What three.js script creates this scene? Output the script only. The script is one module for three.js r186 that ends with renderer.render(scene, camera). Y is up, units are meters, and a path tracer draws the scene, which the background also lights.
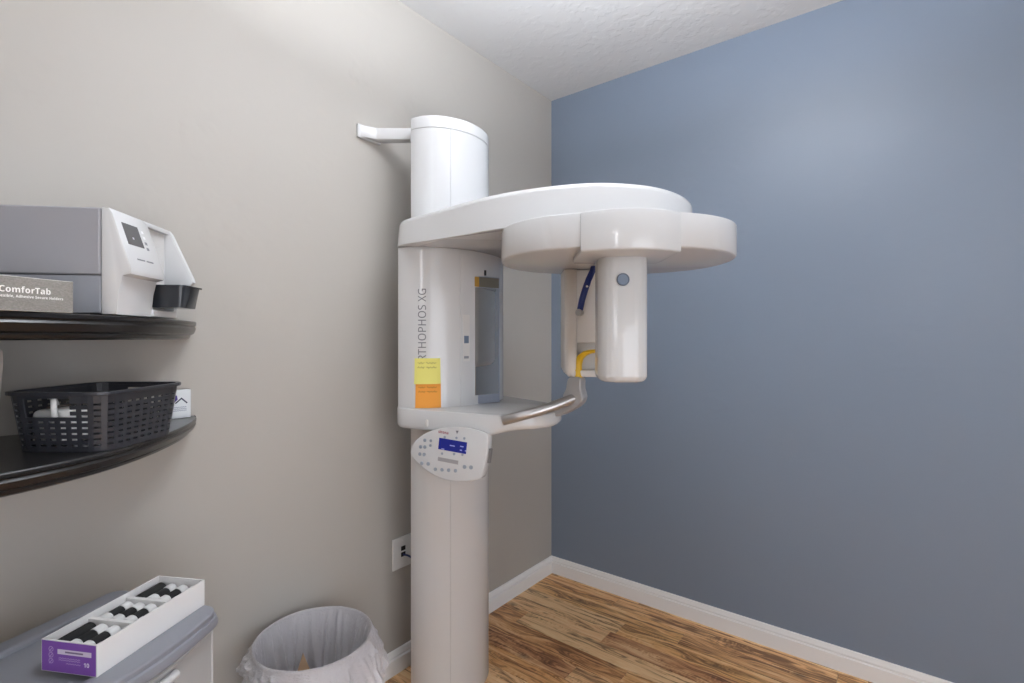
import * as THREE from 'three';
import { RoundedBoxGeometry } from 'three/addons/geometries/RoundedBoxGeometry.js';
import { TextGeometry } from 'three/addons/geometries/TextGeometry.js';
import { FontLoader } from 'three/addons/loaders/FontLoader.js';
import { RectAreaLightUniformsLib } from 'three/addons/lights/RectAreaLightUniformsLib.js';
import { mergeGeometries, toCreasedNormals } from 'three/addons/utils/BufferGeometryUtils.js';

// ---------------------------------------------------------------- camera, light, exposure
RectAreaLightUniformsLib.init();
const scene = new THREE.Scene();
scene.background = new THREE.Color(0x0b0b0c);
const renderer = new THREE.WebGLRenderer({ antialias: true });
renderer.toneMapping = THREE.LinearToneMapping;
renderer.toneMappingExposure = 1.17;
renderer.shadowMap.enabled = true;
const FPX = 508.8, CXP = 512, CYP = 338.3, YAW = THREE.MathUtils.degToRad(38.2);
const CAM = new THREE.Vector3(1.472, 1.209, 2.201);
const FWD = new THREE.Vector3(-Math.sin(YAW), 0, -Math.cos(YAW)), RGT = new THREE.Vector3(Math.cos(YAW), 0, -Math.sin(YAW));
const camera = new THREE.PerspectiveCamera(2 * Math.atan(341.5 / FPX) * 180 / Math.PI, 1024 / 683, 0.02, 50);
camera.position.copy(CAM);
camera.lookAt(CAM.clone().add(FWD));
camera.setViewOffset(1024, 683, 0, 341.5 - CYP, 1024, 683);
camera.updateProjectionMatrix();
scene.add(camera);

const ROOM = { x: 3.2, z: 3.5, h: 2.44 };
const ADDED_LAMP = { x: 1.1, y: 2.02, z: 1.35, r: 0.17, power: 235 };        // unseen uplighter bowl, added so that the ceiling lights the room
const FILL_PANE = { z: 2.4, y: 0.92, w: 1.8, h: 1.7, power: 2.0 };         // glowing pane added on the unseen right-hand wall as soft low fill
const STREAK_STRIP = { x: 1.87, y: 1.9, w: 0.08, h: 0.82, power: 26 };        // glowing strip added behind the camera to make upright streaks on the glossy covers
{
  const l = new THREE.RectAreaLight(0xeff5ff, ADDED_LAMP.power, 0.24, 0.24);
  l.position.set(ADDED_LAMP.x, ADDED_LAMP.y + 0.012, ADDED_LAMP.z); l.lookAt(ADDED_LAMP.x, 3, ADDED_LAMP.z); l.castShadow = true; l.name = 'added_bounce_light'; scene.add(l);
  const w = new THREE.RectAreaLight(0xeff5ff, FILL_PANE.power, FILL_PANE.w, FILL_PANE.h);
  w.position.set(ROOM.x - 0.012, FILL_PANE.y, FILL_PANE.z); w.lookAt(0, FILL_PANE.y, FILL_PANE.z); w.castShadow = true; w.name = 'added_fill_light'; scene.add(w);
  const n = new THREE.RectAreaLight(0xf8faff, STREAK_STRIP.power, STREAK_STRIP.w, STREAK_STRIP.h);
  n.position.set(STREAK_STRIP.x, STREAK_STRIP.y, ROOM.z - 0.012); n.lookAt(STREAK_STRIP.x, STREAK_STRIP.y, 0); n.castShadow = true; n.name = 'added_streak_light'; scene.add(n);
}

// ---------------------------------------------------------------- helpers
let seed = 7;
const rnd = () => { seed = (seed * 1664525 + 1013904223) >>> 0; return seed / 4294967296; };
const hash = (x, y) => { let h = (x * 374761393 + y * 668265263) | 0; h = Math.imul(h ^ (h >>> 13), 1274126177); return ((h ^ (h >>> 16)) >>> 0) / 4294967296; };
function vnoise(x, y, px = 1 << 20, py = 1 << 20) {               // value noise that tiles with period px, py
  const xi = Math.floor(x), yi = Math.floor(y), fx = x - xi, fy = y - yi;
  const u = fx * fx * (3 - 2 * fx), v = fy * fy * (3 - 2 * fy), m = (a, n) => ((a % n) + n) % n;
  const a = hash(m(xi, px), m(yi, py)), b = hash(m(xi + 1, px), m(yi, py)), c = hash(m(xi, px), m(yi + 1, py)), d = hash(m(xi + 1, px), m(yi + 1, py));
  return a + (b - a) * u + (c - a) * v + (a - b - c + d) * u * v;
}
function fbm(x, y, px, py, o = 4) { let s = 0, a = 0.5, n = 0; for (let i = 0; i < o; i++) { s += a * vnoise(x, y, px, py); n += a; a *= 0.5; x *= 2; y *= 2; px *= 2; py *= 2; } return s / n; }
function dataTex(w, h, fn, srgb) {
  const d = new Uint8Array(w * h * 4);
  for (let y = 0; y < h; y++) for (let x = 0; x < w; x++) { const c = fn(x / w, y / h); for (let k = 0; k < 3; k++) d[(y * w + x) * 4 + k] = Math.max(0, Math.min(255, c[k])); d[(y * w + x) * 4 + 3] = 255; }
  const t = new THREE.DataTexture(d, w, h); t.wrapS = t.wrapT = THREE.RepeatWrapping; t.magFilter = THREE.LinearFilter;
  if (srgb) t.colorSpace = THREE.SRGBColorSpace; t.needsUpdate = true; return t;
}
function canvasTex(w, h, draw) {
  const c = document.createElement('canvas'); c.width = w; c.height = h; draw(c.getContext('2d'), w, h);
  const t = new THREE.CanvasTexture(c); t.colorSpace = THREE.SRGBColorSpace; return t;
}
const std = (color, roughness = 0.5, o = {}) => new THREE.MeshStandardMaterial({ color, roughness, ...o });
const phy = (color, roughness = 0.5, o = {}) => new THREE.MeshPhysicalMaterial({ color, roughness, ...o });
const used = new Map();
const numbered = n => { const k = used.get(n) || 0; used.set(n, k + 1); return k ? `${n}_${String(k).padStart(3, '0')}` : n; };
function shade(o) { o.castShadow = true; o.receiveShadow = true; return o; }
function part(name, geo, mat, parent) { const m = shade(new THREE.Mesh(geo, mat)); m.name = name; parent.add(m); return m; }
function thing(name, label, category, pos = [0, 0, 0], turn = 0, group) {
  const g = new THREE.Group(); g.name = numbered(name); g.position.set(...pos); g.rotation.y = turn; g.userData = { label, category }; if (group) g.userData.group = group; scene.add(g); return g;
}
function one(name, geo, mat, label, category, group) { const m = part(numbered(name), geo, mat, scene); m.userData = { label, category }; if (group) m.userData.group = group; return m; }
function struct(name, geo, mat) { const m = part(name, geo, mat, scene); m.userData = { kind: 'structure' }; return m; }
// a pixel of the photograph to a point: at a depth, on a vertical plane, on any plane
const ray = (px, py) => FWD.clone().addScaledVector(RGT, (px - CXP) / FPX).add(new THREE.Vector3(0, (CYP - py) / FPX, 0));
const at = (px, py, d) => CAM.clone().addScaledVector(ray(px, py), d);
const onPlane = (px, py, p0, n) => { const r = ray(px, py); return CAM.clone().addScaledVector(r, p0.clone().sub(CAM).dot(n) / r.dot(n)); };
const V3 = (x, y, z) => new THREE.Vector3(x, y, z);
function box(x0, x1, y0, y1, z0, z1, r = 0) {
  const g = r > 0 ? new RoundedBoxGeometry(x1 - x0, y1 - y0, z1 - z0, 3, r) : new THREE.BoxGeometry(x1 - x0, y1 - y0, z1 - z0);
  g.translate((x0 + x1) / 2, (y0 + y1) / 2, (z0 + z1) / 2); return g;
}
function metricUV(g) {                                             // uv in metres, taken from the face's own plane
  g = g.index ? g.toNonIndexed() : g; g.computeVertexNormals();
  const p = g.attributes.position, n = g.attributes.normal, uv = new Float32Array(p.count * 2);
  for (let i = 0; i < p.count; i++) {
    const ax = Math.abs(n.getX(i)), ay = Math.abs(n.getY(i)), az = Math.abs(n.getZ(i));
    const [u, v] = ay > ax && ay > az ? [p.getX(i), p.getZ(i)] : ax > az ? [p.getZ(i), p.getY(i)] : [p.getX(i), p.getY(i)];
    uv[i * 2] = u; uv[i * 2 + 1] = v;
  }
  g.setAttribute('uv', new THREE.BufferAttribute(uv, 2)); return g;
}
const area = o => o.reduce((s, p, i) => { const q = o[(i + 1) % o.length]; return s + p[0] * q[1] - q[0] * p[1]; }, 0) / 2;
function inset(o, d) {
  const n = o.length;
  return o.map((p, i) => {
    const a = o[(i + n - 1) % n], b = o[(i + 1) % n];
    let e1 = [p[0] - a[0], p[1] - a[1]], e2 = [b[0] - p[0], b[1] - p[1]];
    const l1 = Math.hypot(...e1) || 1, l2 = Math.hypot(...e2) || 1;
    const n1 = [e1[1] / l1, -e1[0] / l1], n2 = [e2[1] / l2, -e2[0] / l2];
    let m = [n1[0] + n2[0], n1[1] + n2[1]]; const l = Math.hypot(...m) || 1; m = [m[0] / l, m[1] / l];
    const k = Math.min(2, 1 / Math.max(0.3, m[0] * n1[0] + m[1] * n1[1]));
    return [p[0] - m[0] * d * k, p[1] - m[1] * d * k];
  });
}
// closed outline in x,z swept through [inset, y] rows from the bottom up, with both ends capped
function loft(outline, prof, crease = 0.7) {
  let o = outline.slice(); if (area(o) < 0) o.reverse();
  const rings = prof.map(([d, y]) => inset(o, d).map(p => [p[0], y, p[1]]));
  const v = [], n = o.length, tri = (a, b, c) => v.push(...a, ...b, ...c);
  for (let k = 0; k < rings.length - 1; k++) for (let i = 0; i < n; i++) {
    const j = (i + 1) % n, A = rings[k][i], B = rings[k][j], Cc = rings[k + 1][j], D = rings[k + 1][i];
    tri(A, D, Cc); tri(A, Cc, B);
  }
  for (const [ring, up] of [[rings[0], -1], [rings[rings.length - 1], 1]]) {
    const c2 = ring.map(p => new THREE.Vector2(p[0], p[2]));
    for (const [a, b, c] of THREE.ShapeUtils.triangulateShape(c2, [])) {
      const A = ring[a], B = ring[b], Cc = ring[c];
      const ny = (B[2] - A[2]) * (Cc[0] - A[0]) - (B[0] - A[0]) * (Cc[2] - A[2]);
      if (ny * up > 0) tri(A, B, Cc); else tri(A, Cc, B);
    }
  }
  const g = new THREE.BufferGeometry(); g.setAttribute('position', new THREE.Float32BufferAttribute(v, 3));
  return toCreasedNormals(metricUV(g), crease);
}
const roundProf = (y0, y1, rb, rt, n = 4) => {
  const p = [];
  for (let i = 0; i <= n; i++) { const t = i / n * Math.PI / 2; p.push([rb * (1 - Math.sin(t)), y0 + rb * (1 - Math.cos(t))]); }
  for (let i = 0; i <= n; i++) { const t = i / n * Math.PI / 2; p.push([rt * (1 - Math.cos(t)), y1 - rt * (1 - Math.sin(t))]); }
  return p;
};
function spline(pts, n, closed = false) { return new THREE.CatmullRomCurve3(pts.map(p => V3(p[0], 0, p[1])), closed, 'centripetal').getPoints(n).slice(0, closed ? -1 : undefined).map(p => [p.x, p.z]); }
function roundRect(x0, x1, z0, z1, r, n = 6) {
  const o = []; for (const [cx, cz, a] of [[x1 - r, z1 - r, 0], [x0 + r, z1 - r, 90], [x0 + r, z0 + r, 180], [x1 - r, z0 + r, 270]])
    for (let i = 0; i <= n; i++) { const t = (a + 90 * i / n) * Math.PI / 180; o.push([cx + r * Math.cos(t), cz + r * Math.sin(t)]); }
  return o;
}
function tube(pts, r, seg = 40, rs = 12) { return new THREE.TubeGeometry(new THREE.CatmullRomCurve3(pts.map(p => p.isVector3 ? p : V3(...p))), seg, r, rs, false); }
// a bent solid with an elliptical section: rows of [centre, half width along side, half height]
function solidSweep(rows, side, n = 14) {
  const v = [], rings = rows.map(([c, a, b], i) => {
    const t = rows[Math.min(i + 1, rows.length - 1)][0].clone().sub(rows[Math.max(i - 1, 0)][0]).normalize();
    const s = side.clone().addScaledVector(t, -side.dot(t)).normalize(), u = t.clone().cross(s);
    return Array.from({ length: n }, (_, k) => { const q = k / n * 2 * Math.PI; return c.clone().addScaledVector(s, a * Math.cos(q)).addScaledVector(u, b * Math.sin(q)); });
  });
  const tri = (a, b, c) => v.push(...a.toArray(), ...b.toArray(), ...c.toArray());
  for (let k = 0; k < rings.length - 1; k++) for (let i = 0; i < n; i++) { const j = (i + 1) % n; tri(rings[k][i], rings[k][j], rings[k + 1][j]); tri(rings[k][i], rings[k + 1][j], rings[k + 1][i]); }
  for (const [r, c, f] of [[rings[0], rows[0][0], 1], [rings[rings.length - 1], rows[rows.length - 1][0], 0]]) for (let i = 0; i < n; i++) { const j = (i + 1) % n; f ? tri(c, r[j], r[i]) : tri(c, r[i], r[j]); }
  const g = new THREE.BufferGeometry(); g.setAttribute('position', new THREE.Float32BufferAttribute(v, 3)); g.computeVertexNormals(); return toCreasedNormals(g, 0.9);
}
// a flat shape given by points of a plane, thickened behind the plane along -normal
function slabOn(points, normal, thick, shrink = 1) {
  const n = points.length, c = points.reduce((s, p) => s.add(p), V3(0, 0, 0)).divideScalar(n);
  const x = V3(0, 1, 0).cross(normal).normalize(), y = normal.clone().cross(x);
  const sh = points.map(p => { const q = p.clone().sub(c); return new THREE.Vector2(q.dot(x), q.dot(y)); });
  const bev = Math.min(0.004, thick * 0.3);
  const g = new THREE.ExtrudeGeometry(new THREE.Shape(sh), { depth: thick - 2 * bev, bevelEnabled: true, bevelThickness: bev, bevelSize: bev, bevelOffset: -bev, bevelSegments: 3, curveSegments: 4 });
  g.translate(0, 0, -(thick - bev));
  if (shrink !== 1) { const p = g.attributes.position; for (let i = 0; i < p.count; i++) { const k = 1 + (shrink - 1) * Math.min(1, Math.max(0, -p.getZ(i) / thick)); p.setX(i, p.getX(i) * k); p.setY(i, p.getY(i) * k); } g.computeVertexNormals(); }
  g.applyMatrix4(new THREE.Matrix4().makeBasis(x, y, normal).setPosition(c)); return toCreasedNormals(g, 0.6);
}
function smoothPts(pts, n) { return new THREE.CatmullRomCurve3(pts, true, 'centripetal').getPoints(n).slice(0, -1); }

// ---------------------------------------------------------------- materials
const T = {};
T.wallBump = dataTex(512, 512, (u, v) => { const a = fbm(u * 12, v * 12, 12, 12, 4), b = fbm(u * 60 + 9, v * 60, 60, 60, 2), s = Math.max(0, a - 0.56) * 5; const k = 110 + 90 * Math.min(1, s) * (0.6 + 0.4 * b) + 18 * (b - 0.5); return [k, k, k]; });
T.wallBump.repeat.set(1 / 1.4, 1 / 1.4);
T.ceilBump = dataTex(512, 512, (u, v) => { const a = fbm(u * 34, v * 34, 34, 34, 3), b = fbm(u * 90, v * 90, 90, 90, 2); const k = 90 + 150 * Math.min(1, Math.max(0, (a - 0.48) * 7)) * (0.5 + 0.5 * b); return [k, k, k]; });
T.ceilBump.repeat.set(1 / 0.9, 1 / 0.9);
const M = {
  beige: std(new THREE.Color().setRGB(0.445, 0.42, 0.382), 0.55, { bumpMap: T.wallBump, bumpScale: 0.003 }),
  blue: std(new THREE.Color().setRGB(0.205, 0.25, 0.318), 0.37, { bumpMap: T.wallBump, bumpScale: 0.0022 }),
  ceiling: std(new THREE.Color().setRGB(0.69, 0.685, 0.675), 0.9, { bumpMap: T.ceilBump, bumpScale: 0.0011 }),
  trim: std(new THREE.Color().setRGB(0.86, 0.85, 0.84), 0.4),
  plastic: phy(new THREE.Color().setRGB(0.645, 0.648, 0.65), 0.16),
  plasticWarm: phy(new THREE.Color().setRGB(0.68, 0.665, 0.645), 0.32),
  greyPlastic: phy(new THREE.Color().setRGB(0.36, 0.36, 0.385), 0.45),
  whiteMatte: std(new THREE.Color().setRGB(0.80, 0.79, 0.77), 0.5),
  black: std(new THREE.Color().setRGB(0.012, 0.012, 0.013), 0.35),
  darkWood: phy(new THREE.Color().setRGB(0.010, 0.0095, 0.010), 0.3, { clearcoat: 0.25, clearcoatRoughness: 0.2 }),
  steel: std(new THREE.Color().setRGB(0.46, 0.45, 0.445), 0.3, { metalness: 0.75 }),
  castGrey: std(new THREE.Color().setRGB(0.44, 0.44, 0.445), 0.35, { metalness: 0.35 }),
  mirror: std(new THREE.Color().setRGB(0.80, 0.81, 0.80), 0.02, { metalness: 1 }),
  yellow: std(new THREE.Color().setRGB(0.78, 0.50, 0.02), 0.4),
  navy: std(new THREE.Color().setRGB(0.008, 0.026, 0.20), 0.3),
  print: std(new THREE.Color().setRGB(0.17, 0.17, 0.19), 0.6),
  badge: std(new THREE.Color().setRGB(0.16, 0.21, 0.29), 0.4),
};

// ---------------------------------------------------------------- the room
const W = 0.12;
struct('wall_left', metricUV(box(-W, 0, 0, ROOM.h, -W, ROOM.z + W)), M.beige);
struct('wall_front', metricUV(box(0, ROOM.x, 0, ROOM.h, -W, 0)), M.blue);
struct('wall_right', metricUV(box(ROOM.x, ROOM.x + W, 0, ROOM.h, -W, ROOM.z + W)), M.beige);
struct('wall_back', metricUV(box(0, ROOM.x, 0, ROOM.h, ROOM.z, ROOM.z + W)), M.beige);
struct('ceiling', metricUV(box(-W, ROOM.x + W, ROOM.h, ROOM.h + W, -W, ROOM.z + W)), M.ceiling);
{ // floor: boards laid parallel to the blue wall
  const floor = struct('floor', metricUV(box(-W, ROOM.x + W, -W, -0.008, -W, ROOM.z + W)), std(new THREE.Color().setRGB(0.06, 0.035, 0.02), 0.8));
  const tones = [[230, 176, 120], [212, 154, 100], [236, 192, 140], [222, 162, 102], [232, 178, 116], [198, 140, 94], [236, 188, 136], [220, 164, 110]];
  const mats = tones.map((c, k) => {
    const ox = k * 37.7, knots = Array.from({ length: 1 }, () => [rnd(), rnd(), 0.03 + 0.03 * rnd()]);
    const tex = dataTex(640, 96, (u, v) => {
      let kn = 0, wy = v;
      for (const [kx, ky, kr] of knots) { const dx = (u - kx) * 6, dy = v - ky, d2 = dx * dx + dy * dy; wy += 0.35 * kr * 8 * dy * Math.exp(-d2 * 9) ; kn += Math.exp(-d2 / (kr * 0.5)); }
      const warp = fbm(u * 5 + ox, wy * 3, 4096, 4096, 3) - 0.5;
      const a = fbm(u * 3 + ox, wy * 7 + warp * 5, 4096, 4096, 4);
      const b = fbm(u * 9 + ox, wy * 30 + warp * 14, 4096, 4096, 3);
      const f = fbm(u * 40 + ox, wy * 90 + warp * 20, 4096, 4096, 2);
      const streak = (a - 0.5) * 2.5 + (b - 0.5) * 1.5 + (f - 0.5) * 0.6;
      const fig = Math.max(0, fbm(u * 7 + ox + 50, v * 2, 4096, 4096, 2) - 0.58) * (vnoise(u * 150 + ox, v * 9) - 0.5) * 3.2;
      const s = Math.max(-0.75, Math.min(0.75, streak + fig)), dark = Math.max(0, -s), lite = Math.max(0, s), kd = Math.min(0.35, kn * 0.3);
      return c.map((q, i) => { const m = Math.min(1, lite * 0.9), w = q * (1 - m) + [252, 220, 172][i] * m; return w * (1 - dark * [0.56, 0.64, 0.70][i]) * (1 - kd); });
    }, true);
    tex.wrapS = tex.wrapT = THREE.ClampToEdgeWrapping;
    return std(0xffffff, 0.36, { map: tex });
  });
  const rowW = 0.092, gap = 0.0007, z00 = 0.025 - rowW, starts = [0.49 - 0.86, 0.402 - 0.86, -0.12, 0.515 - 0.86, 0.495 - 0.86, 0.14 - 0.86, -0.2, 0.5 - 0.86];
  let last = 0;
  for (let r = 0; z00 + r * rowW < ROOM.z; r++) {
    const za = Math.max(0.001, z00 + r * rowW + gap), zb = Math.min(ROOM.z - 0.001, z00 + (r + 1) * rowW - gap);
    let x = r < starts.length ? starts[r] : -0.86 * rnd();
    for (; x < ROOM.x; x += 0.86) {
      const xa = Math.max(0.001, x + gap), xb = Math.min(ROOM.x - 0.001, x + 0.86 - gap); if (xb - xa < 0.02) continue;
      const g = loft([[xa, za], [xb, za], [xb, zb], [xa, zb]], [[0, -0.008], [0, -0.0008], [0.0008, 0]], 0.3), p = g.attributes.position, uv = g.attributes.uv;
      for (let i = 0; i < p.count; i++) uv.setXY(i, (p.getX(i) - x) / 0.86, (p.getZ(i) - (z00 + r * rowW)) / rowW);
      let k; do k = Math.floor(rnd() * mats.length); while (k === last); last = k;
      part('plank', g, mats[k], floor);
    }
  }
}
{ // baseboards with a stepped moulding
  const prof = [[0, 0], [0.014, 0], [0.014, 0.054], [0.0115, 0.0565], [0.0085, 0.0575], [0.0085, 0.061], [0.0115, 0.0625], [0.0115, 0.067], [0.009, 0.072], [0.0065, 0.0805], [0.003, 0.083], [0, 0.083]];
  const run = (len) => { const g = new THREE.ExtrudeGeometry(new THREE.Shape(prof.map(p => new THREE.Vector2(...p))), { depth: len, bevelEnabled: false }); return toCreasedNormals(g, 0.3); };
  const put = (name, len, x, z, ry) => { const m = struct(name, run(len), M.trim); m.position.set(x, 0, z); m.rotation.y = ry; };
  put('baseboard_left', ROOM.z, 0, 0, 0);
  put('baseboard_front', ROOM.x, ROOM.x, 0, -Math.PI / 2);
  put('baseboard_right', ROOM.z, ROOM.x, ROOM.z, Math.PI);
  put('baseboard_back', ROOM.x, 0, ROOM.z, Math.PI / 2);
}
{ // added bodies outside the frame: bounce bowl, streak strip and fill pane
  const t = thing('added_uplighter', 'added unseen white uplighter bowl on three thin rods, for light bounced off the ceiling', 'lamp', [ADDED_LAMP.x, ROOM.h, ADDED_LAMP.z]);
  const by = ADDED_LAMP.y - ROOM.h;
  part('canopy', new THREE.CylinderGeometry(0.07, 0.075, 0.022, 40).translate(0, -0.0115, 0), M.trim, t);
  for (const k of [0, 1, 2]) { const q = k * 2.0944 + 0.5, r = ADDED_LAMP.r - 0.006; part('rod', tube([[0.05 * Math.cos(q), -0.02, 0.05 * Math.sin(q)], [0.5 * (0.05 + r) * Math.cos(q), by / 2, 0.5 * (0.05 + r) * Math.sin(q)], [r * Math.cos(q), by + 0.02, r * Math.sin(q)]], 0.003, 10, 8), M.trim, t); }
  const bowl = []; for (let i = 0; i <= 14; i++) { const q = Math.PI / 2 * i / 14; bowl.push(new THREE.Vector2(Math.max(0.0001, ADDED_LAMP.r * Math.sin(q)), by + 0.02 - 0.09 * Math.cos(q))); } for (let i = 14; i >= 0; i--) { const q = Math.PI / 2 * i / 14; bowl.push(new THREE.Vector2(Math.max(0.0001, (ADDED_LAMP.r - 0.005) * Math.sin(q)), by + 0.02 - 0.084 * Math.cos(q))); }
  part('bowl', new THREE.LatheGeometry(bowl, 48), M.trim, t);
  part('added_lamp_disc', new THREE.CylinderGeometry(0.14, 0.14, 0.006, 40).translate(0, by + 0.004, 0), std(0xffffff, 0.4, { emissive: 0xeff5ff, emissiveIntensity: 1.5 }), t);
  const sx0 = STREAK_STRIP.x - STREAK_STRIP.w / 2, sx1 = STREAK_STRIP.x + STREAK_STRIP.w / 2, sy0 = STREAK_STRIP.y - STREAK_STRIP.h / 2, sy1 = STREAK_STRIP.y + STREAK_STRIP.h / 2;
  const sl = struct('added_streak_window_2', box(sx0, sx1, sy0, sy1, ROOM.z - 0.008, ROOM.z - 0.001), std(0xffffff, 0.6, { emissive: 0xf8faff, emissiveIntensity: 1.2 }));  // invented narrow pane, the visible body of the streak light
  for (const [a, b, c, d] of [[sx0 - 0.03, sx1 + 0.03, sy1, sy1 + 0.03], [sx0 - 0.03, sx1 + 0.03, sy0 - 0.03, sy0], [sx0 - 0.03, sx0, sy0, sy1], [sx1, sx1 + 0.03, sy0, sy1]]) part('added_window_casing', box(a, b, c, d, ROOM.z - 0.02, ROOM.z - 0.001, 0.003), M.trim, sl);
  const Z0 = FILL_PANE.z - FILL_PANE.w / 2, Z1 = FILL_PANE.z + FILL_PANE.w / 2, Y0 = FILL_PANE.y - FILL_PANE.h / 2, Y1 = FILL_PANE.y + FILL_PANE.h / 2, x0 = ROOM.x - 0.02, x1 = ROOM.x - 0.001;
  const w = struct('added_fill_window_1', box(ROOM.x - 0.008, ROOM.x - 0.001, Y0, Y1, Z0, Z1), std(0xffffff, 0.6, { emissive: 0xeff5ff, emissiveIntensity: 0.9 }));  // invented pane, the visible body of the fill light
  for (const [a, b, c, d] of [[Z0 - 0.06, Z1 + 0.06, Y1, Y1 + 0.06], [Z0 - 0.06, Z1 + 0.06, Y0 - 0.06, Y0], [Z0 - 0.06, Z0, Y0, Y1], [Z1, Z1 + 0.06, Y0, Y1]]) part('added_window_casing', box(x0, x1, c, d, a, b, 0.003), M.trim, w);
}

// ---------------------------------------------------------------- panoramic x-ray machine
const sans = await new FontLoader().loadAsync('fonts/droid/droid_sans_regular.typeface.json');
const bold = await new FontLoader().loadAsync('fonts/droid/droid_sans_bold.typeface.json');
const ZC = 0.935;
{
  const machine = thing('panoramic_xray_machine', 'tall white dental panoramic x-ray machine standing in front of the beige wall', 'x-ray machine', [0.2, 0, ZC]);
  const inner = { add: m => { m.position.x -= 0.2; m.position.z -= ZC; machine.add(m); } };       // parts are laid out in room coordinates
  const ell = (x0, a, w, t) => [x0 + a * Math.cos(t), ZC + w * Math.sin(t)];
  const halfEllipse = (x0, a, w, seams = [], zc = ZC, n = 44) => {
    const o = [];
    for (let i = 0; i <= n; i++) o.push([-Math.PI / 2 + Math.PI * i / n, 0]);
    for (const s of seams) for (const [d, k] of [[-0.007, 0], [-0.003, 1], [0.003, 1], [0.007, 0]]) o.push([s + d, k]);
    return o.sort((p, q) => p[0] - q[0]).map(([t, k]) => { const p = ell(x0, a, w, t); p[1] += zc - ZC; return k ? [p[0] - 0.0018 * Math.cos(t), p[1] - 0.0018 * Math.sin(t)] : p; });
  };
  const rad = d => d * Math.PI / 180;
  // column, cap
  const colOut = [[0.155, 0.79], ...halfEllipse(0.18, 0.132, 0.165, [rad(34)], 0.93), [0.155, 1.07]];
  part('column', loft(colOut, [[0.006, 0], [0, 0.012], [0, 1.889], [0.002, 1.891]], 0.5), M.plastic, inner);
  part('column_cap', loft([[0.155, 0.79], ...halfEllipse(0.18, 0.132, 0.165, [], 0.93), [0.155, 1.07]], [[0.0025, 1.891], [0, 1.8935], ...roundProf(1.8945, 1.932, 0, 0.006).slice(5)], 0.5), M.plastic, inner);
  // bracket to the wall: wall plate and a slanting strut
  part('wall_bracket', mergeGeometries([
    box(0.0005, 0.012, 1.886, 1.931, 1.085, 1.18, 0.003),
    loft([[0.012, 1.17], [0.034, 1.122], [0.17, 1.012], [0.17, 0.975], [0.02, 1.08], [0.012, 1.1]], roundProf(1.889, 1.928, 0.002, 0.002, 2), 0.4)].map(g => { const q = g.index ? g.toNonIndexed() : g; for (const k of Object.keys(q.attributes)) if (!['position', 'normal', 'uv'].includes(k)) q.deleteAttribute(k); return q; })), M.plastic, inner);
  // lift carriage with the mirror
  const car = { x0: 0.2, a: 0.151, w: 0.229 };
  const carOut = [[0.15, 0.77], ...halfEllipse(car.x0, car.a, car.w, [rad(24)]), [0.15, 1.10]];
  part('lift_carriage', loft(carOut, [[0, 0.99], [0, 1.492], [0.002, 1.494]], 0.5), M.plastic, inner);
  { // lettering that runs up the carriage side
    const tg = new TextGeometry('ORTHOPHOS XG', { font: sans, size: 0.024, depth: 0.0006, curveSegments: 5 });
    tg.computeBoundingBox(); const bb = tg.boundingBox, len = bb.max.x - bb.min.x, p = tg.attributes.position;
    const t0 = rad(55.8), y0 = 1.114, k = 0.249 / len, arc = Math.hypot(car.a * Math.sin(t0), car.w * Math.cos(t0));
    for (let i = 0; i < p.count; i++) {
      const t = t0 + p.getY(i) / arc * 1.05, e = ell(car.x0, car.a, car.w, t), n = [Math.cos(t) / car.a, Math.sin(t) / car.w], l = Math.hypot(...n), d = p.getZ(i) + 0.0002;
      p.setXYZ(i, e[0] + n[0] / l * d, y0 + (p.getX(i) - bb.min.x) * k, e[1] + n[1] / l * d);
    }
    tg.computeVertexNormals(); part('lettering', tg, M.print, inner);
  }
  { // mirror in a bezel on the front of the carriage, and the narrow marking strip beside it
    const c = V3(0.3535, 0, 0.928), turn = rad(14.5), rot = g => { g.rotateY(-turn); g.translate(c.x, 0, c.z); return g; };
    const hw = 0.055;
    part('mirror_frame', rot(box(-0.03, 0.004, 0.993, 1.414, -hw - 0.006, hw + 0.006, 0.003)), std(new THREE.Color().setRGB(0.34, 0.38, 0.47), 0.35), inner);
    part('mirror', rot(box(0.003, 0.0062, 1.022, 1.376, -hw, hw, 0.001)), M.mirror, inner);
    part('warning_strip', rot(box(0.003, 0.0065, 1.378, 1.411, -hw, hw - 0.03, 0.001)), std(new THREE.Color().setRGB(0.16, 0.15, 0.12), 0.6), inner);
    part('warning_strip', rot(box(0.003, 0.0065, 1.378, 1.411, hw - 0.03, hw, 0.001)), std(new THREE.Color().setRGB(0.48, 0.27, 0.04), 0.6), inner);
  }
  const onCar = (td, y, w, h, d, mat, name) => { // small plate lying on the curved carriage
    const t = rad(td), e = ell(car.x0, car.a, car.w, t), n = [Math.cos(t) / car.a, Math.sin(t) / car.w], g = box(-w / 2, w / 2, -h / 2, h / 2, 0, d, Math.min(d, w, h) * 0.3);
    g.rotateY(Math.atan2(n[0], n[1])); g.translate(e[0], y, e[1]); return part(name, g, mat, inner);
  };
  onCar(18, 1.21, 0.026, 0.15, 0.0016, M.plasticWarm, 'index_strip');
  onCar(18, 1.205, 0.018, 0.024, 0.0026, M.badge, 'index_mark');
  onCar(18, 1.148, 0.018, 0.008, 0.0026, std(0x8c8e94, 0.5), 'index_mark');
  onCar(-3, 1.427, 0.008, 0.018, 0.004, M.black, 'latch');
  // table of the carriage with the grip bar
  const deck = spline([[0.15, 1.10], [0.2, 1.165], [0.28, 1.16], [0.42, 1.128], [0.555, 1.092], [0.62, 1.045], [0.65, 0.975], [0.635, 0.90], [0.585, 0.825], [0.5, 0.772], [0.4, 0.742], [0.28, 0.71], [0.2, 0.705], [0.15, 0.77]], 80, true);
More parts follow.
